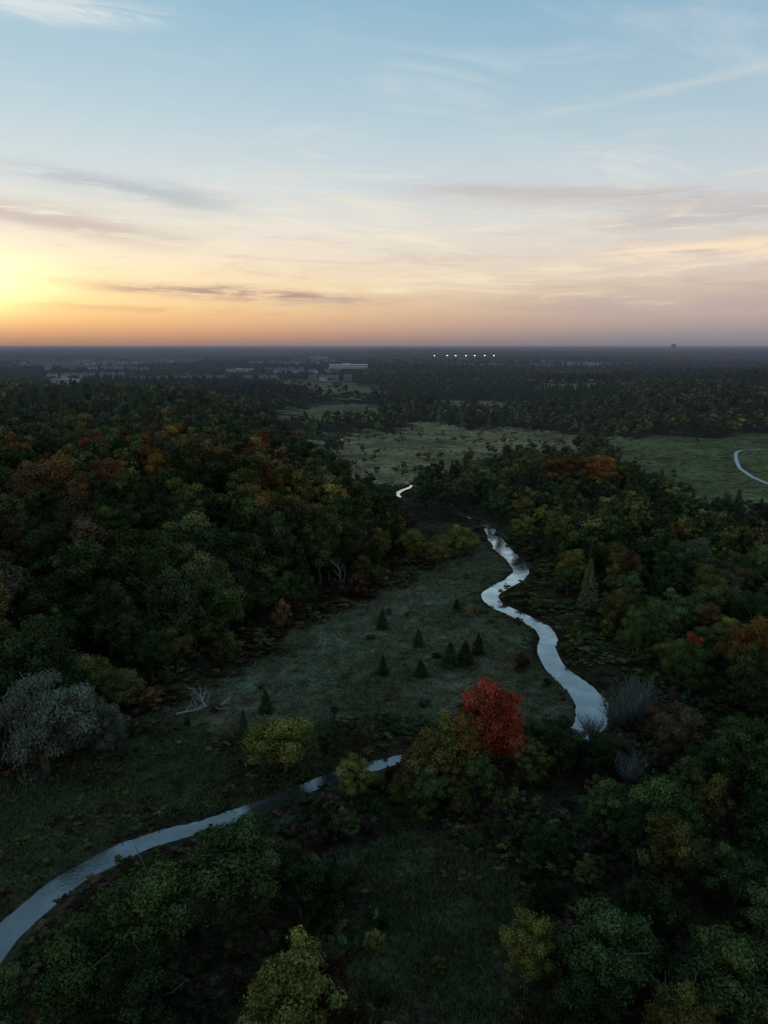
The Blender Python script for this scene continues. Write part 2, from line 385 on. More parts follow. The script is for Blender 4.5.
# ------------------------------------------------------------------ ground sheet
ys=[-300,-150,-60,0,20]; yy=30.
while yy<240: ys.append(yy); yy+=.7
st=1.0
while yy<60000: ys.append(yy); yy+=st; st*=1.0150
ys=np.array(ys)
xs=[0.]; q=0.; st=.75
while q<50000:
    if q>56: st*=1.034
    q+=st; xs.append(q)
xs=np.array(xs); xs=np.concatenate([-xs[:0:-1],xs])
GX,GY=np.meshgrid(xs,ys); GZ=gz(GX,GY)
nr,nc=GX.shape
rg=np.random.default_rng(3)
jx=GX+wob(GX,GY)*np.clip(GY/90,.6,16)+np.sin(GX*1.3+GY*2.1)*.5+rg.normal(size=GX.shape)*np.clip(GY/160,.3,8); jy=GY+wob(GY*.8+40,GX*.9)*np.clip(GY/60,.6,20)+rg.normal(size=GX.shape)*np.clip(GY/120,.3,10)
C=np.empty((nr,nc,3)); C[:]=(.028,.026,.018)
far=sm((GY-500)/600)[...,None]; C=C*(1-far)+np.array([.034,.038,.027])*far
def paint(P,c): C[inpoly(jx,jy,P)]=c
paint(MEADOW,(.068,.074,.052)); paint(MARSH,(.175,.150,.094)); paint(FIELD,(.088,.098,.052))
paint(BOT,(.032,.038,.022)); paint(BANK,(.033,.041,.023))
for P,c in((CL1,(.125,.125,.075)),(CL2,(.16,.14,.085)),(CL3,(.11,.11,.08)),(CL4,(.135,.125,.075)),(CL5,(.11,.115,.065)),(CL6,(.13,.125,.08)),(CL7,(.14,.13,.08)),(CL8,(.13,.13,.085))): paint(P,c)
pm=inpoly(jx,jy,MEADOW)&(np.sin(GX*.09+GY*.05)+np.sin(GY*.12-GX*.04)+.3*np.sin(GX*.7+GY*.5)>.6); C[pm]=(.078,.068,.051)
pm=inpoly(jx,jy,MEADOW)&(np.sin(GX*.17-GY*.09)+np.sin(GY*.21+GX*.06)+.5*np.sin(GX*.9-GY*.6)>1.0); C[pm]=(.048,.052,.036)
pm=inpoly(jx,jy,MARSH)&(np.sin(GX*.05+GY*.03)+np.sin(GY*.09-GX*.03)+.5*np.sin(GX*.3+GY*.2)>.5); C[pm]=(.112,.108,.066)
pm=inpoly(jx,jy,FIELD)&(np.sin(GX*.04-GY*.05)+.5*np.sin(GY*.11+GX*.08)>.4); C[pm]=(.076,.092,.048)
pm=(inpoly(jx,jy,BANK)|inpoly(jx,jy,BOT))&(np.sin(GX*.3+GY*.15)+np.sin(GY*.4-GX*.2)+.5*np.sin(GX*1.1+GY*.8)>.5); C[pm]=(.031,.030,.021)
D,Hh=rdist(GX,GY); D=D.reshape(GX.shape); Hh=Hh.reshape(GX.shape)
k=np.clip(1-(D-Hh)/2.2,0,1)[...,None]*(GY<310)[...,None]; C=C*(1-k)+np.array([.034,.030,.023])*k
patch=np.sin(GX*.004+2*np.sin(GY*.0016))*np.sin(GY*.0031+1)
C[(GY>1700)&(patch>.45)]=(.10,.10,.085)
idx=np.arange(nr*nc).reshape(nr,nc)
Q=np.stack([idx[:-1,:-1],idx[:-1,1:],idx[1:,1:],idx[1:,:-1]],-1).reshape(-1,4)
me=build('ground',np.stack([GX,GY,GZ],-1).reshape(-1,3),[Q],GM,C.reshape(-1,3),smooth=True)
add('ground',me,kind='structure',label='grassy river valley floor rising to wooded slopes',category='ground')
# ------------------------------------------------------------------ river water and path
def ribbon(P,hw,zf,name,mat,**k):
    P=np.asarray(P); T=np.gradient(P,axis=0); T/=np.linalg.norm(T,axis=1)[:,None]; Nn=np.stack([-T[:,1],T[:,0]],1)
    hw=np.asarray(hw)[:,None]*np.ones((len(P),1)); rows=[]
    for s in(-1,-.5,0,.5,1):
        q=P+Nn*hw*s; rows.append(np.column_stack([q,zf(q[:,0],q[:,1])]))
    V=np.stack(rows,1).reshape(-1,3); n=len(P)
    F=[(i*5+j,(i+1)*5+j,(i+1)*5+j+1,i*5+j+1) for i in range(n-1) for j in range(4)]
    F=np.array(F); a=V[F[:,1]]-V[F[:,0]]; b=V[F[:,3]]-V[F[:,0]]
    up=(a[:,0]*b[:,1]-a[:,1]*b[:,0])>0; F=np.where(up[:,None],F,F[:,::-1])
    return add(name,build(name,V,[F],mat,smooth=True),**k)
ribbon(RS[:,:2],RS[:,2]/2+.7,lambda x,y:np.full(len(x),-.45),'river',WM,kind='structure',label='narrow winding river reflecting the pale evening sky',category='river')
PT=catmull(np.array([(215,262,0),(186,276,0),(170,289,0),(164.5,301,0),(165.5,316,0),(169,333,0),(176,352,0),(183,366,0),(192,374,0),(202,378,0)],float),6)
PM=simple("pale_gravel",(.46,.46,.47),.9,.12,1.5)
ribbon(PT[:,:2],np.full(len(PT),.8),lambda x,y:gz(x,y)+.10,'path',PM,kind='structure',label='pale curving gravel footpath across a green field',category='path')
# ------------------------------------------------------------------ planting plan
PAL=dict(green=(.032,.048,.019),dark=(.017,.027,.013),olive=(.050,.052,.021),ygreen=(.076,.083,.025),gold=(.100,.077,.024),orange=(.094,.052,.020),rust=(.064,.039,.020),red=(.100,.030,.020),crimson=(.150,.025,.021),silver=(.050,.064,.055),brown=(.043,.032,.023),burg=(.036,.024,.019),grey=(.060,.066,.072),sage=(.044,.058,.036))
WORD=dict(green='green',dark='dark green',olive='olive green',ygreen='yellow-green',gold='golden yellow',orange='orange',rust='rust brown',red='dull red',crimson='bright red',silver='silvery grey-green',brown='brown',burg='dark reddish',grey='bare grey',sage='pale sage green')
LIST=[]
def T(x,y,h,wd,shape,colr): LIST.append((x,y,h,wd/2,shape,colr,1))
T(14.4,91.5,15,8.8,'broad','crimson'); T(17.4,92,11.5,6.5,'broad','crimson'); T(11.3,90.5,10.5,7,'broad','rust')
T(7.6,86,12.2,9.5,'broad','olive'); T(10.2,87.5,11.3,6.5,'broad','orange'); T(4.6,85.5,9,6.5,'broad','rust'); T(12.0,84,7.5,6,'broad','green'); T(6.5,83,7,6,'broad','green'); T(3.4,83,6,5,'broad','olive')
T(-3.8,85.5,6.2,5.4,'broad','ygreen'); T(-14.2,91.5,9.8,10.2,'broad','ygreen')
T(-48.7,91,16,13.5,'willow','silver'); T(-41,96.5,8,6.5,'willow','silver'); T(-57,96,14,11,'broad','dark')
T(-8,50,11.2,9,'broad','ygreen')
T(-16,64,12,11,'broad','green'); T(-23.5,59,11,10,'broad','green'); T(-27,52,10,9,'broad','green'); T(-20,50.5,9,9,'broad','dark'); T(-33.5,48.5,8.5,7,'broad','green')
T(-9,65,7,7,'broad','dark'); T(-1,60.5,2.8,3,'shrub','ygreen')
T(13.5,56,8.8,5,'broad','ygreen'); T(21,54,10.2,9,'broad','green'); T(31.5,51,10,9,'broad','green'); T(25,49,8,7,'broad','olive'); T(17,50,7,6,'broad','dark'); T(37,56,9,7,'broad','green')
T(38.6,66.5,7.6,8,'broad','green'); T(39,75,11.5,6,'tall','olive'); T(27,61,8,7,'broad','dark'); T(46,72,11,9,'broad','dark'); T(48,83,12,9,'broad','green')
T(65,117,15,8.5,'broad','orange'); T(57,122,8,4,'broad','crimson'); T(68,109,13,9,'broad','olive'); T(60,104,13,10,'broad','dark'); T(53,113,11,8,'broad','green')
T(-.4,145,4.2,3.3,'conifer','dark'); T(-.2,122.5,3.8,3,'conifer','dark'); T(7,135,3.6,3,'conifer','dark'); T(6.9,122,3.2,3.2,'conifer','dark')
T(19.6,152,3.2,2,'shrub','gold'); T(12.6,125.8,5,4.5,'conifer','dark'); T(15.6,126.6,4.6,4.5,'conifer','dark'); T(18.7,131,4.3,3.4,'conifer','dark'); T(26,124,4.5,4,'shrub','brown')
T(-19.8,108.7,4.2,3.2,'conifer','dark'); T(-21.3,97.5,6.5,3.2,'conifer','dark'); T(17,157,2.6,2,'conifer','dark')
T(74,287,19,18,'broad','rust'); T(87,282,17,16,'broad','orange'); T(98,284,14,13,'broad','olive')
T(22,198,11,11,'broad','ygreen'); T(14.7,189,9,9,'broad','olive'); T(9,196,10,9,'broad','ygreen'); T(43,213,10,9,'broad','ygreen'); T(51,204,12,9,'broad','olive'); T(47,236,11,10,'broad','olive')
T(-48,104,6,8,'shrub','ygreen'); T(-44,110,7,8,'broad','olive'); T(-51,113,8,8,'broad','ygreen')
T(-86,212,17,15,'broad','red'); T(-72,214,17,14,'broad','rust'); T(-60,188,17,13,'broad','orange'); T(-49,196,18,14,'broad','orange'); T(-47,262,18,15,'broad','red'); T(-66,250,17,14,'broad','rust'); T(-92,250,17,14,'broad','rust'); T(-38,225,17,15,'broad','gold'); T(-28,215,18,14,'broad','olive'); T(-70,178,15,12,'broad','rust'); T(-100,230,18,15,'broad','olive'); T(-54,228,18,13,'broad','gold'); T(-34,206,18,13,'broad','olive'); T(-78,232,18,14,'broad','orange'); T(-44,240,18,14,'broad','rust')
T(34,88,4.6,6,'bare','grey'); T(39.8,105,6.5,8,'bare','grey'); T(43,108,6,7,'bare','grey'); T(37,103,5.5,6.5,'bare','grey'); T(32.5,100.5,4,5,'bare','grey'); T(30,91,6.5,7,'broad','dark'); T(25,90.5,7.5,7,'broad','dark'); T(20.5,88,7,6,'broad','olive'); T(34.5,93.5,5,6,'broad','brown'); T(23.5,93.8,6.5,6,'broad','green'); T(20,94,5,4.5,'broad','dark'); T(28.5,95.5,4.6,5,'broad','brown'); T(36,97.5,3.4,5,'shrub','brown')
T(48,158,12,5.5,'conifer','sage'); T(52,172,10,5,'conifer','green'); T(45,166,8,6,'broad','green')
hero=np.array([(t[0],t[1],t[3]) for t in LIST])
tg=[]
for p in RS[::2]:
    if (107<p[1]<232) or (p[0]<1 and p[1]<94 and p[1]>50): tg.append((p[0],p[1],p[2]/2+.4))
for p in RS[::2]:
    if 286<p[1]<304: tg.append((p[0],p[1],1))
for p in PT[::2]:
    if p[1]>295: tg.append((p[0],p[1],2))
def fill(P,step,sh):
    P=np.array(P); 
    gx,gy=np.meshgrid(np.arange(P[:,0].min(),P[:,0].max(),step),np.arange(P[:,1].min(),P[:,1].max(),step))
    k=inpoly(gx,gy,[tuple(p) for p in P]); return [(a,b,sh) for a,b in zip(gx[k],gy[k])]
tg+=fill(MEADOW,4,.5)+fill([(-25,470),(11,485),(70,490),(120,470),(120,430),(76,410),(40,380),(10,345),(-12,345)],13,3)
tg+=fill([(140,420),(240,440),(240,305),(190,270),(150,275),(126,300)],13,3)
tg+=fill([(-2,70),(8,73),(12,66),(8,52),(0,52)],3,0)+fill([(-52,86),(-40,94),(-30,97),(-22,92),(-35,80),(-42,72)],3,0)
far_b=[(-92,1870,60),(-502,1140,25)]
tg=np.array(tg)
def sight(x,y,h,r,z0,tol=.7):
    for z in(0,h*.3,h*.6,h*.85):
        k=60/(60-z-z0); d=np.hypot(tg[:,0]-x*k,tg[:,1]-y*k)
        if (d<r*k*tol+tg[:,2]).any(): return False
    return True
def pick(r,W):
    ks=list(W); p=np.array([W[k] for k in ks],float); return ks[r.choice(len(ks),p=p/p.sum())]
LH=dict(dark=.36,green=.24,olive=.21,rust=.07,orange=.015,red=.003,ygreen=.02,gold=.02,brown=.06)
LW=dict(dark=.14,green=.16,olive=.26,rust=.22,orange=.09,red=.015,ygreen=.02,gold=.06,brown=.06)
LL=dict(dark=.42,green=.27,olive=.17,brown=.11,rust=.03)
RT=dict(green=.31,dark=.20,olive=.24,ygreen=.09,sage=.08,rust=.02,brown=.06)
BT=dict(dark=.40,green=.32,olive=.15,brown=.10,rust=.01,ygreen=.02)
FR=dict(dark=.40,green=.26,olive=.20,rust=.06,brown=.07,orange=.01)
r=np.random.default_rng(21)
def jgrid(x0,x1,y0,y1,s):
    gx,gy=np.meshgrid(np.arange(x0,x1,s),np.arange(y0,y1,s))
    gx=gx+r.uniform(-.45,.45,gx.shape)*s; gy=gy+r.uniform(-.45,.45,gx.shape)*s
    return gx.ravel(),gy.ravel()
def scan(x0,x1,y0,y1,s,fn):
    gx,gy=jgrid(x0,x1,y0,y1,s); k=np.abs(gx)<.60*gy+12; gx=gx[k];gy=gy[k]
    if len(gx)==0: return
    D,_=rdist(gx,gy); inm=inpoly(gx,gy,MEADOW)|inpoly(gx,gy,MARSH)|inpoly(gx,gy,FIELD)|inpoly(gx,gy,BOT)|inpoly(gx,gy,BANK)|inpoly(gx,gy,CL5)|inpoly(gx,gy,CL4)
    z0=land(gx,gy); e=xe(gy)
    for i in range(len(gx)):
        t=fn(gx[i],gy[i],D[i],e[i],inm[i])
        if not t: continue
        h,ra,sh,c=t
        if (np.hypot(hero[:,0]-gx[i],hero[:,1]-gy[i])<hero[:,2]*.6+ra*.6).any(): continue
        if not sight(gx[i],gy[i],h,ra,z0[i]): continue
        LIST.append((gx[i],gy[i],h,ra,sh,c,0))
def left(x,y,D,e,inm):
    if x>e-1 or inm or D<5: return None
    de=e-x
    if de<7: 
        return (r.uniform(3,6.5),r.uniform(2,3.4),'broad' if r.random()<.5 else 'shrub',pick(r,dict(brown=.3,burg=.2,olive=.25,green=.15,rust=.1)))
    cf=math.sin(x*.03+1)+math.sin(y*.021+x*.01)
    if r.random()<(.8 if (cf>.8 and y>235) else .06): return (r.uniform(12,18),r.uniform(2.8,3.8),'conifer','dark')
    h=r.uniform(12,20) if de>14 else r.uniform(8,13)
    warm=(175<y<275) and (25<de<110) and math.sin(x*.07+y*.05)>-.3
    return (h,h*r.uniform(.30,.46),'broad' if r.random()<.9 else 'tall',pick(r,LW if warm else (LH if y>165 else LL)))
scan(-170,20,92,190,6.6,left); scan(-260,20,190,360,7.4,left); scan(-460,0,360,680,9,left)
def right(x,y,D,e,inm):
    if x<e+4 or inm: return None
    if y<104: return None
    if y<245 and x<30: return None
    if D<4.5: return None
    if D<15 and y<232:
        if r.random()<.35: return None
        return (r.uniform(2,4.5),r.uniform(1.5,2.6),'shrub',pick(r,dict(brown=.25,olive=.3,sage=.2,green=.15,burg=.05,dark=.1)))
    if r.random()<.12: return (r.uniform(8,13),r.uniform(2.2,3.2),'conifer',pick(r,dict(dark=.5,green=.5)))
    h=r.uniform(5,13) if y<260 else r.uniform(8,14)
    return (h,h*r.uniform(.30,.46),pick(r,dict(broad=.82,tall=.12,willow=.06)),pick(r,RT))
scan(30,170,104,235,6.2,right); scan(-40,230,235,440,7.2,right); scan(-60,420,440,680,9.5,right)
def bottom(x,y,D,e,inm):
    if inm or D<4 or y>104: return None
    if x<-44 and y>85: return (r.uniform(8,13),r.uniform(3,4.4),'broad',pick(r,LL))
    if x>26:
        if r.random()<.45: return None
        h=r.uniform(5,10); return (h,h*r.uniform(.34,.48),'broad',pick(r,BT))
    if r.random()<.62: return None
    h=r.uniform(4,6.5); return (h,h*r.uniform(.38,.52),'broad',pick(r,BT))
scan(-80,85,47,104,5.4,bottom)
def shr(x,y,D,e,inm):
    if D<3.0: return None
    if inm:
        return None if r.random()<.86 else (r.uniform(.8,1.8),r.uniform(.7,1.3),'shrub',pick(r,dict(brown=.4,olive=.25,dark=.25,burg=.1)))
    if y>103 and x<30: return None
    if r.random()<.25: return None
    return (r.uniform(1.4,3.4),r.uniform(1.0,2.1),'shrub' if r.random()<.9 else 'bare',pick(r,dict(brown=.32,burg=.18,dark=.20,green=.12,olive=.14,grey=.02,sage=.02)))
scan(-75,80,48,112,3.3,shr)
for _ in range(190):
    x=r.uniform(-35,140); y=r.uniform(325,540)
    if inpoly(np.array([x]),np.array([y]),MARSH)[0]: h=r.uniform(1.2,4.2); LIST.append((x,y,h,h*r.uniform(.5,.8),'broad',pick(r,dict(olive=.6,dark=.15,brown=.1,green=.15)),0))
for (xa,ya,xb,yb,n) in((40,450,110,432,11),(-30,462,20,478,7),(60,395,125,440,10)):
    for q in range(n):
        t=(q+r.uniform(-.4,.4))/n; h=r.uniform(3,6.5); LIST.append((xa+(xb-xa)*t+r.normal()*2,ya+(yb-ya)*t+r.normal()*5,h,h*r.uniform(.45,.6),'broad',pick(r,dict(olive=.45,dark=.3,green=.25)),0))
for _ in range(26):
    x=r.uniform(120,300); y=r.uniform(300,450)
    if inpoly(np.array([x]),np.array([y]),FIELD)[0]: h=r.uniform(1.2,3.2); LIST.append((x,y,h,h*r.uniform(.5,.7),'broad',pick(r,dict(olive=.5,dark=.3,brown=.2)),0))
for _ in range(120):
    x=r.uniform(-40,34); y=r.uniform(103,205)
    if inpoly(np.array([x]),np.array([y]),MEADOW)[0]:
        d,_h=rdist([x],[y]); edge=(d[0]<7) or (y<110) or (xe(y)-x>-6)
        if d[0]>_h[0]+1 and (edge or r.random()<.25): LIST.append((x,y,r.uniform(.7,1.7),r.uniform(.7,1.5),'shrub',pick(r,dict(brown=.4,olive=.3,burg=.1,dark=.2)),0))
# ------------------------------------------------------------------ individuals
def nm(sh): return dict(broad='broadleaf_tree',tall='broadleaf_tree',willow='willow_tree',conifer='spruce_tree',shrub='shrub',bare='shrub')[sh]
def dist(t): return math.hypot(t[0],t[1])
limit=dict(broadleaf_tree=298,willow_tree=30,spruce_tree=90,shrub=297)
cnt=dict.fromkeys(limit,0); rest=[]
LIST.sort(key=lambda t:(-t[6],dist(t)))
def where(t):
    x,y=t[0],t[1]
    if inpoly(np.array([x]),np.array([y]),MEADOW)[0]: return 'standing alone in the meadow'
    d,_=rdist([x],[y])
    if d[0]<12: return 'beside the river'
    if x<xe(y): return 'on the wooded hillside'
    if y>235: return 'in the mixed wood beyond the meadow'
    return 'in the scrubby valley floor'
P_xy=np.array([(t[0],t[1]) for t in LIST]); FZ=gz(P_xy[:,0],P_xy[:,1])
ri=np.random.default_rng(5)
for i,t in enumerate(LIST):
    x,y,h,ra,sh,c,he=t; n=nm(sh)
    if cnt[n]>=limit[n] or (not he and y>215): rest.append((t,FZ[i])); continue
    cnt[n]+=1
    cc=np.array(PAL[c])*ri.uniform(.65,1.35)*np.array([ri.uniform(.85,1.18),1,ri.uniform(.85,1.1)])
    tr,cr=PR[sh][ri.integers(len(PR[sh]))]
    if c=='crimson':
        cc=np.array(PAL[c])*np.array([ri.uniform(.9,1.1),ri.uniform(1,1.4),1]); tr,cr=PR['broad'][2 if h>12 else 5]
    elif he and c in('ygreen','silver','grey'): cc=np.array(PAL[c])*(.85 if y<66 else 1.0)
    elif y<72: cc=cc*.72  # nearest foliage colour darkened to stand in for deeper foreground shadow
    if n=='shrub': sx,sz=ra/2.0,h/3.2
    elif n=='spruce_tree': sx,sz=ra/4.0,h/12
    else: sx,sz=ra/4.4,h/12
    lab=f"{WORD[c]} {'willow' if n=='willow_tree' else 'spruce' if n=='spruce_tree' else 'shrub' if n=='shrub' else 'broadleaf tree'} {where(t)}"
    if c=='crimson' and h>12: lab='bright red autumn tree standing above the river bend'
    grp={'broadleaf_tree':'broadleaf trees of the valley','willow_tree':'willows of the valley','spruce_tree':'spruces of the valley','shrub':'shrubs of the valley floor'}[n]
    if tr is None:
        ob=bpy.data.objects.new(n,cr); COL.objects.link(ob); ob.color=(*cc,1); top=ob
    else:
        top=bpy.data.objects.new(n,None); COL.objects.link(top); top.empty_display_size=.5
        for pn,pm_ in(('trunk',tr),('crown',cr)):
            o2=bpy.data.objects.new(pn,pm_); COL.objects.link(o2); o2.parent=top; o2.color=(*cc,1)
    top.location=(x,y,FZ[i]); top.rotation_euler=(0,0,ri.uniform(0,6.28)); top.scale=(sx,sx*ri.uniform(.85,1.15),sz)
    top['label']=lab; top['category']='shrub' if n=='shrub' else 'tree'; top['group']=grp
# ------------------------------------------------------------------ far woods merged
def tmpl(A):
    V,T_,Q_,C_=A.get(); 
    if len(Q_): T_=np.concatenate([T_,Q_[:,:3],Q_[:,[0,2,3]]])
    return V,T_,C_[:,0]
rt=np.random.default_rng(31)
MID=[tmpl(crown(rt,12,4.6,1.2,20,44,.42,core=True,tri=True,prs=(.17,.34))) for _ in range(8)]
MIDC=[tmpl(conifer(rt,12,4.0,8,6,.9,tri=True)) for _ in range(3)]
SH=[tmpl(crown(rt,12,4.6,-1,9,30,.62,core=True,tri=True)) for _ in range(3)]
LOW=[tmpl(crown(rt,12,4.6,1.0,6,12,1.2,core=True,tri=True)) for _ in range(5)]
def conelow(r_):
    A=Acc(); a=np.arange(7)*2*math.pi/7
    for z0,z1,rr_ in((0,6,4),(3,9,3),(6.5,12.5,2)):
        V=np.column_stack([np.cos(a)*rr_*r_.uniform(.8,1.2,7),np.sin(a)*rr_*r_.uniform(.8,1.2,7),np.full(7,z0)]); V=np.vstack([V,[0,0,z1]])
        A.add(V,[(i,(i+1)%7,7) for i in range(7)],r_.uniform(.7,1.1))
    return A
LOWC=[tmpl(conelow(rt)) for _ in range(3)]
TINY=[tmpl(crown(rt,12,5,0,2,4,2.2,core=True,tri=True)) for _ in range(4)]
class Merge:
    def __init__(s): s.V=[];s.F=[];s.C=[];s.n=0
    def put(s,tm,x,y,z,sx,sz,col):
        V,F,C_=tm; k=len(x); a=rt.uniform(0,6.28,k); ca,sa=np.cos(a)[:,None],np.sin(a)[:,None]
        P=np.stack([(V[:,0]*ca-V[:,1]*sa)*sx[:,None]+x[:,None],(V[:,0]*sa+V[:,1]*ca)*sx[:,None]+y[:,None],V[None,:,2]*sz[:,None]+z[:,None]],-1)
        s.V.append(P.reshape(-1,3).astype(np.float32)); s.F.append((F[None]+(np.arange(k)*len(V))[:,None,None]+s.n).reshape(-1,3))
        s.C.append((col[:,None,:]*C_[None,:,None]).reshape(-1,3).astype(np.float32)); s.n+=k*len(V)
    def obj(s,name,**k):
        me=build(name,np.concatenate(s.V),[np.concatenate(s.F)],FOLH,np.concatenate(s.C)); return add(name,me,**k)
def varcol(c,k):
    return np.array([PAL[q] for q in c])*rt.uniform(.65,1.35,(k,1))*np.column_stack([rt.uniform(.85,1.2,k),np.ones(k),rt.uniform(.8,1.1,k)])
M=Merge(); MS=Merge()
def flush(rows,M,TT,ref):
    if not rows: return
    rows=[(*t[:6],z) for t,z in rows]
    ch=rt.integers(len(TT),size=len(rows))
    for j in range(len(TT)):
        q=[rows[i] for i in np.where(ch==j)[0]]
        if not q: continue
        a=np.array([(t[0],t[1],t[6],t[2],t[3]) for t in q])
        M.put(TT[j],a[:,0],a[:,1],a[:,2],a[:,4]/ref,a[:,3]/12,varcol([t[5] for t in q],len(q)))
tw=[q for q in rest if q[0][4] in('broad','tall','willow')]; cw=[q for q in rest if q[0][4]=='conifer']; sw=[q for q in rest if q[0][4] in('shrub','bare')]
flush([q for q in tw if q[0][1]<420],M,MID,4.5); flush([q for q in tw if q[0][1]>=420],M,LOW,4.5)
flush([q for q in cw if q[0][1]<420],M,MIDC,4.0); flush([q for q in cw if q[0][1]>=420],M,LOWC,4.0)
flush(sw,MS,SH,4.6)
def farwood(y0,y1,s,TT,TC,hs,scale):
    gx,gy=jgrid(-.6*y1-30,.6*y1+30,y0,y1,s); k=np.abs(gx)<.60*gy+20
    jx=gx+wob(gx*.3,gy*.3)*8; jy=gy+wob(gy*.3,gx*.3)*8
    for P in(*OPEN5,MARSH): k&=~(inpoly(jx,jy,P)&(rt.random(len(gx))<.95))
    town=(gy>1100)&(gx<-90)&(gy<3600)
    k&=~(town&(rt.random(len(gx))<.46))
    pt=np.sin(gx*.004+2*np.sin(gy*.0016))*np.sin(gy*.0031+1); k&=~((gy>1700)&(pt>.45)&(rt.random(len(gx))<.85))
    for bx,by,br in far_b: k&=~((np.abs(gx-bx*gy/by)<br*1.1)&(gy<by+br*.6)&(gy>by*.80))
    gx=gx[k];gy=gy[k]; n=len(gx); z=land(gx,gy)
    h=rt.uniform(hs[0],hs[1],n)*np.where((gy>1100)&(gx<-90),.66,1); ra=s*rt.uniform(.5,.72,n)
    ks=list(FR); p=np.array([FR[q] for q in ks]); 
    cidx=rt.choice(len(ks),size=n,p=p/p.sum()); cf=(np.sin(gx*.013)+np.sin(gy*.009+gx*.004))*.5
    con=rt.random(n)<np.where(cf>.45,.85,.08)
    pc=np.array([PAL[q] for q in ks]); mean=np.array(PAL['olive'])*.5+np.array(PAL['green'])*.5
    tone=(1+.30*np.sin(gx*.009+gy*.006+1)+.18*np.sin(gx*.021-gy*.013))[:,None]
    col=(pc[cidx]*.55+mean*.35)*rt.uniform(.85,1.2,(n,1))*tone; col[con]=np.array(PAL['dark'])*rt.uniform(.8,1.05,(con.sum(),1))
    for grp,TL,ref in((~con,TT,4.6),(con,TC,4.0)):
        ii=np.where(grp)[0]; ch=rt.integers(len(TL),size=len(ii))
        for j in range(len(TL)):
            q=ii[ch==j]
            if len(q): M.put(TL[j],gx[q],gy[q],z[q],ra[q]/ref*(.75 if ref==4.0 else 1),h[q]/12*(1.15 if ref==4.0 else 1),col[q])
farwood(680,1300,11.5,LOW,LOWC,(8,16),1); farwood(1300,2300,18,TINY,LOWC,(8,14),1); farwood(2300,5000,36,TINY,TINY,(8,15),1); farwood(5000,14000,95,TINY,TINY,(9,22),1)
M.obj('woodland',kind='stuff',label='dark mixed autumn woodland covering slopes and plain',category='woodland')
MU=Merge()
def under(x0,x1,y0,y1,s,fn,cols,hs):
    gx,gy=jgrid(x0,x1,y0,y1,s); k=(np.abs(gx)<.60*gy+12); D,hw=rdist(gx,gy); k&=(D>hw+1.1)&fn(gx,gy); gx=gx[k];gy=gy[k]; n=len(gx)
    h=rt.uniform(hs[0],hs[1],n); c=varcol([cols[i] for i in rt.integers(len(cols),size=n)],n); z=gz(gx,gy); ch=rt.integers(3,size=n)
    for j in range(3):
        q=ch==j; MU.put(SH[j],gx[q],gy[q],z[q]-.1,(h[q]*.75+s*.3)/4.6,h[q]/12,c[q]*.92)
opn=lambda x,y: inpoly(x,y,MEADOW)|inpoly(x,y,BOT)|inpoly(x,y,BANK)
thin=lambda x,y: (np.sin(x*.22+y*.1)+np.sin(y*.27-x*.13)+rt.normal(size=len(x))*.4)<.75
under(-80,85,46,106,1.8,lambda x,y:~opn(x,y)&thin(x,y),['brown','burg','brown','green','olive','dark'],(.4,1.5))
under(-80,30,46,104,2.2,lambda x,y:(inpoly(x,y,BANK)|inpoly(x,y,BOT))&((np.sin(x*.3+y*.15)+np.sin(y*.4-x*.2)+rt.normal(size=len(x))*.5)>.5),['brown','olive','dark','burg'],(.3,.9))
under(30,130,100,235,3.0,lambda x,y:(~inpoly(x,y,FIELD))&(x>26)&~opn(x,y)&thin(x,y),['brown','olive','green','olive','sage'],(.5,2.0))
under(-60,30,100,210,2.6,lambda x,y:(x<xe(y)+4)&(x>xe(y)-9)&(rt.random(len(x))<.75),['brown','burg','olive'],(.7,2.3))
rd=lambda x,y: rdist(x,y)[0]
under(-45,50,50,232,1.7,lambda x,y:(rd(x,y)<5.5)&(rt.random(len(x))<.4),['brown','olive','burg','dark'],(.3,.8))
if MS.V:
    MU.V+=MS.V; MU.F+=[f+MU.n for f in MS.F]; MU.C+=MS.C; MU.n+=MS.n
MU.obj('undergrowth',kind='stuff',label='dense brown and green undergrowth between the trees',category='undergrowth')
def grass(P,n,cols,hs,name,label):
    P_=np.array(P); x=rt.uniform(P_[:,0].min(),P_[:,0].max(),n); y=rt.uniform(P_[:,1].min(),P_[:,1].max(),n)
    k=inpoly(x+wob(x,y)*1.0,y+wob(y,x)*1.0,P)&(np.abs(x)<.6*y+10)&((np.sin(x*.5+y*.3)+np.sin(y*.6-x*.35)+rt.normal(size=n)*.7)>-.5); D,hw=rdist(x,y); k&=D>hw+.5; x=x[k];y=y[k]; m=len(x); z=gz(x,y)
    nb=4; X=np.repeat(x,nb)+rt.normal(size=m*nb)*.16; Yy=np.repeat(y,nb)+rt.normal(size=m*nb)*.16; Zz=np.repeat(z,nb)
    h=np.repeat(rt.uniform(hs[0],hs[1],m),nb)*rt.uniform(.7,1.2,m*nb); a=rt.uniform(0,6.28,m*nb); wd=.08
    b0=np.stack([X+np.cos(a)*wd,Yy+np.sin(a)*wd,Zz-.03],-1); b1=np.stack([X-np.cos(a)*wd,Yy-np.sin(a)*wd,Zz-.03],-1)
    tp=np.stack([X+rt.normal(size=m*nb)*.2,Yy+rt.normal(size=m*nb)*.2,Zz+h],-1)
    V=np.stack([b0,b1,tp],1).reshape(-1,3); F=np.arange(len(V)).reshape(-1,3)
    c=np.array(cols)[rt.integers(len(cols),size=m)]*rt.uniform(.6,1.35,(m,1))*1.2; c=np.repeat(c,nb*3,0)
    add(name,build(name,V,[F],FOL,c),kind='stuff',label=label,category='grass')
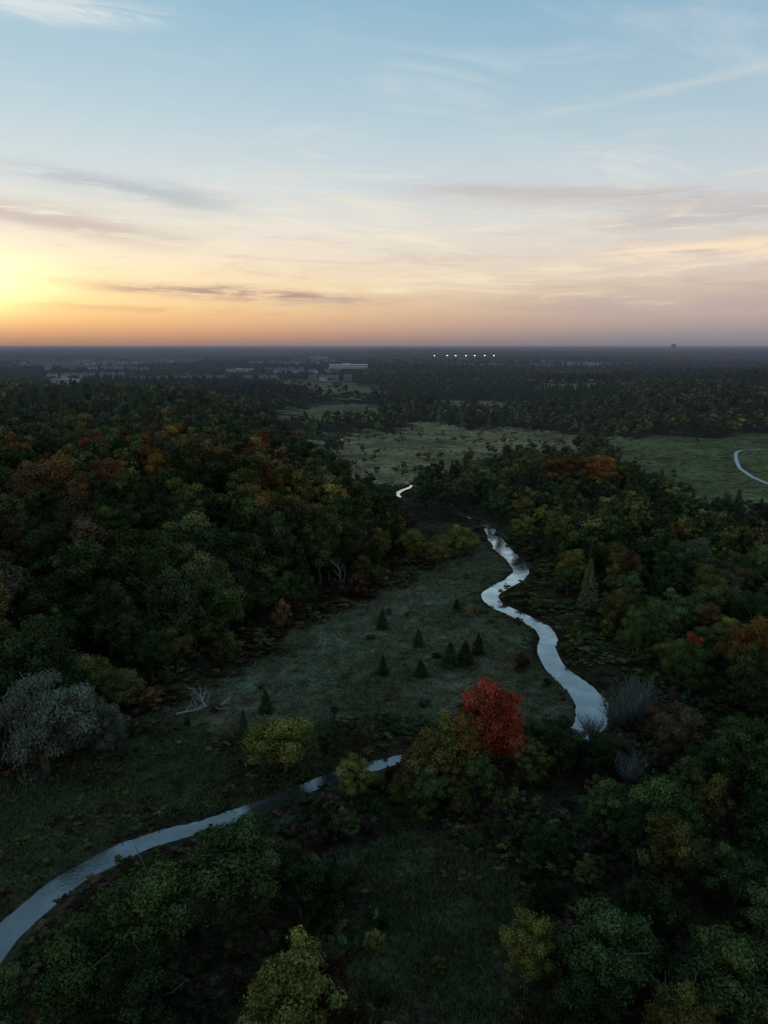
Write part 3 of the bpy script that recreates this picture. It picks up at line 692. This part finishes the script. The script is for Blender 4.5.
grass(MEADOW,32000,[(.058,.064,.045),(.070,.064,.046),(.046,.052,.036)],(.2,.5),'meadow_grass','tall dull green grass covering the meadow')
grass(BOT,10000,[(.032,.042,.020),(.028,.035,.018),(.042,.043,.027)],(.25,.7),'clearing_grass','dark green rough grass in a small clearing')
grass(BANK,24000,[(.031,.042,.021),(.040,.042,.024)],(.2,.55),'bank_grass','dark green rough grass beside the river')
# ------------------------------------------------------------------ fallen tree and snag
def deadtree(r_,L,r0,nb):
    A=Acc(); P=[np.array([0,0,.3])]
    for i in range(6): P.append(P[-1]+np.array([L/6,r_.normal()*.35,r_.uniform(-.05,.18)]))
    v,f=tube(P,r0,.05); A.add(v,f)
    for j in range(nb):
        i=r_.integers(1,6); b=P[i]; a=r_.uniform(-1.3,1.3); l=r_.uniform(.2,.42)*L
        m1=b+np.array([math.cos(a)*l*.5,math.sin(a)*l*.5,r_.uniform(.1,.5)]); e_=b+np.array([math.cos(a+.3)*l,math.sin(a+.3)*l,r_.uniform(.2,1.2)])
        v,f=tube([b,m1,e_],r0*.45,.03,5); A.add(v,f)
        v,f=tube([m1,m1+unit(r_,1)[0]*.6*np.array([1,1,.3])*1.6+np.array([.4,0,.4])],r0*.2,.02,4); A.add(v,f)
    return A
for (x,y,L,rot) in((-34.5,107,9,.35),(-30,109.5,6,2.4)):
    o=add('fallen_tree',toMesh('fallen_tree',deadtree(rt,L,.17,10),DEAD,False),label='bleached fallen dead tree lying on the meadow edge',category='fallen tree',group='fallen dead trees')
    o.location=(x,y,float(gz(np.array([x]),np.array([y]))[0])+.25); o.rotation_euler=(0,0,rot)
o=add('dead_tree',toMesh('dead_tree',trunk(rt,11,3,4,8,.12),DEAD,False),label='bare pale dead tree at the edge of the wood',category='dead tree')
o.location=(-11,168,float(land(-11.,168.)))
# ------------------------------------------------------------------ town
WALL=[simple("brick_wall",(.26,.19,.16),.9,.2,.5),simple("pale_wall",(.48,.46,.43),.9,.2,.5)]
ROOF=[simple("shingle_roof",(.13,.13,.145),.9,.2,.5),simple("brown_roof",(.14,.12,.105),.9,.2,.5)]
GL=simple("window_glass",(.03,.035,.045),.15,.1,.5); WR=simple("white_roof",(.68,.68,.68),.7,.1,.1)
def house(w_,d_,h_,rh,wm,rm):
    V=[];Q=[];T_=[];mq=[];mt=[]
    def q(a,m): 
        n=len(V); V.extend(a); Q.append(tuple(range(n,n+4))); mq.append(m)
    def t(a,m):
        n=len(V); V.extend(a); T_.append(tuple(range(n,n+3))); mt.append(m)
    x,y=w_/2,d_/2
    q([(-x,-y,0),(x,-y,0),(x,-y,h_),(-x,-y,h_)],0); q([(x,-y,0),(x,y,0),(x,y,h_),(x,-y,h_)],0); q([(x,y,0),(-x,y,0),(-x,y,h_),(x,y,h_)],0); q([(-x,y,0),(-x,-y,0),(-x,-y,h_),(-x,y,h_)],0)
    t([(-x,y,h_),(-x,-y,h_),(-x,0,h_+rh)],0); t([(x,-y,h_),(x,y,h_),(x,0,h_+rh)],0)
    e=.5; dz=rh*e/y
    q([(-x-e,-y-e,h_-dz+.05),(x+e,-y-e,h_-dz+.05),(x+e,0,h_+rh+.05),(-x-e,0,h_+rh+.05)],1); q([(x+e,y+e,h_-dz+.05),(-x-e,y+e,h_-dz+.05),(-x-e,0,h_+rh+.05),(x+e,0,h_+rh+.05)],1)
    for zz in((1,2.3),(3.7,5)):
        if zz[1]>h_: continue
        for k in range(4):
            cx=-x+w_*(k+.5)/4
            q([(cx-.6,-y-.03,zz[0]),(cx+.6,-y-.03,zz[0]),(cx+.6,-y-.03,zz[1]),(cx-.6,-y-.03,zz[1])],2)
    cx=x*.5
    for a,b in(((cx-.5,-.5),(cx+.5,-.5)),((cx+.5,-.5),(cx+.5,.5)),((cx+.5,.5),(cx-.5,.5)),((cx-.5,.5),(cx-.5,-.5))):
        q([(*a,h_+rh-1),(*b,h_+rh-1),(*b,h_+rh+1),(*a,h_+rh+1)],0)
    q([(cx-.5,-.5,h_+rh+1),(cx+.5,-.5,h_+rh+1),(cx+.5,.5,h_+rh+1),(cx-.5,.5,h_+rh+1)],0)
    return build('house',V,[T_,Q],[wm,rm,GL],fmat=mt+mq)
HM=[house(12,10,5.8,3.2,WALL[i%2],ROOF[(i//2)%2]) for i in range(4)]+[house(16,9,5.8,2.6,WALL[1],ROOF[0])]
for row in range(38):
    y0=rt.uniform(1130,2900); x0=rt.uniform(-.54*y0,-.12*y0) if row<31 else rt.uniform(-.05*y0,.28*y0)
    a=rt.uniform(-.25,.25)
    if row>=31: y0=max(y0,2000)
    for k in range(8):
        if rt.random()<.15: continue
        x=x0+k*20*math.cos(a)+rt.normal()*2; y=y0+k*20*math.sin(a)+rt.normal()*4
        if min(math.hypot(x-b[0],y-b[1]) for b in far_b)<80: continue
        o=bpy.data.objects.new('house',HM[rt.integers(5)]); COL.objects.link(o)
        o.location=(x,y,float(land(x,y))); o.rotation_euler=(0,0,a+(math.pi if rt.random()<.3 else 0)+rt.uniform(-.1,.1)); o.scale=(1.1,1.1,1.2)
        o['label']='small detached suburban house with gabled roof among trees'; o['category']='house'; o['group']='houses of the distant suburb'
def bigb(w_,d_,h_,nf,nw,wm,rm,name,label,x,y,rz=0):
    V=[];Q=[];mq=[]
    def q(a,m):
        n=len(V); V.extend(a); Q.append(tuple(range(n,n+4))); mq.append(m)
    X_,Y_=w_/2,d_/2
    c=[(-X_,-Y_),(X_,-Y_),(X_,Y_),(-X_,Y_)]
    for i in range(4):
        a,b=c[i],c[(i+1)%4]; q([(*a,0),(*b,0),(*b,h_),(*a,h_)],0)
    q([(*p,h_) for p in c],1)
    for i in range(4):
        a,b=np.array(c[i]),np.array(c[(i+1)%4]); q([(*a*1.004,h_-.4),(*b*1.004,h_-.4),(*b*1.004,h_+.8),(*a*1.004,h_+.8)],0)
    e=[(-X_*.3,-Y_*.4),(X_*.1,-Y_*.4),(X_*.1,Y_*.4),(-X_*.3,Y_*.4)]
    for i in range(4):
        a,b=e[i],e[(i+1)%4]; q([(*a,h_),(*b,h_),(*b,h_+3),(*a,h_+3)],0)
    q([(*p,h_+3) for p in e],1)
    fh=h_/nf
    for f_ in range(nf):
        for k in range(nw):
            cx=-X_+w_*(k+.5)/nw; hw_=w_/nw*.32
            q([(cx-hw_,-Y_-.05,f_*fh+fh*.3),(cx+hw_,-Y_-.05,f_*fh+fh*.3),(cx+hw_,-Y_-.05,f_*fh+fh*.75),(cx-hw_,-Y_-.05,f_*fh+fh*.75)],2)
    o=add(name,build(name,V,[Q],[wm,rm,GL],fmat=mq),label=label,category='building'); o.location=(x,y,float(land(x,y))); o.rotation_euler=(0,0,rz)
WW=simple("white_wall",(.70,.70,.68),.8,.08,.1)
bigb(98,50,9,2,16,WW,WR,'warehouse','long low white flat-roofed building at the town edge',-92,1870,.05)
bigb(38,24,8,2,8,WALL[1],ROOF[0],'school_building','low pale flat-roofed building among suburban trees',-502,1140,-.1)
bigb(60,30,9,2,10,WALL[1],ROOF[0],'warehouse','wide grey flat-roofed building in the distant suburb',-330,1660,.1)
bigb(70,40,14,4,14,WALL[1],ROOF[0],'apartment_block','pale apartment block in the distant town',-260,2900,0)
bigb(50,25,16,5,10,WALL[0],ROOF[0],'apartment_block','brick apartment block in the distant town',330,3100,.1)
bigb(28,26,68,24,6,WALL[1],ROOF[0],'tower_block','slim tower block standing above the horizon',2380,6000,.1)
LE,g=newmat("lamp_glow"); em=g.n('ShaderNodeEmission'); em.inputs[0].default_value=(1,.93,.8,1); em.inputs[1].default_value=3.2; out(g,em.outputs[0])
MET=simple("galvanised_steel",(.35,.35,.36),.4,.1,.1)
A=Acc(); v,f=tube([[0,0,0],[0,0,13],[0,0,26]],.45,.2,8); A.add(v,f); v,f=tube([[-2.2,0,25],[2.2,0,25]],.15,.15,6); A.add(v,f); MM=toMesh('mast',A,MET,False)
bm=bmesh.new()
for i in range(3):
    for j in range(2):
        mt=bmesh.ops.create_cube(bm,size=1)['verts']
        for v_ in mt: v_.co=Vector((v_.co.x*1.1+(i-1)*1.4,v_.co.y*.5-.4,v_.co.z*.8+25.3+j*1.1))
LMm=bpy.data.meshes.new('lamp'); bm.to_mesh(LMm); bm.free(); LMm.materials.append(LE)
for x,y in((205,2360),(238,2420),(268,2380),(304,2440),(328,2370),(362,2400),(180,2600)):
    e_=bpy.data.objects.new('floodlight_mast',None); COL.objects.link(e_); e_.location=(x,y,float(land(x,y)))
    for n_,m_ in(('mast',MM),('lamp',LMm)):
        o=bpy.data.objects.new(n_,m_); COL.objects.link(o); o.parent=e_
    e_['label']='tall sports field floodlight mast with lit white lamps'; e_['category']='floodlight'; e_['group']='floodlights around a sports field'
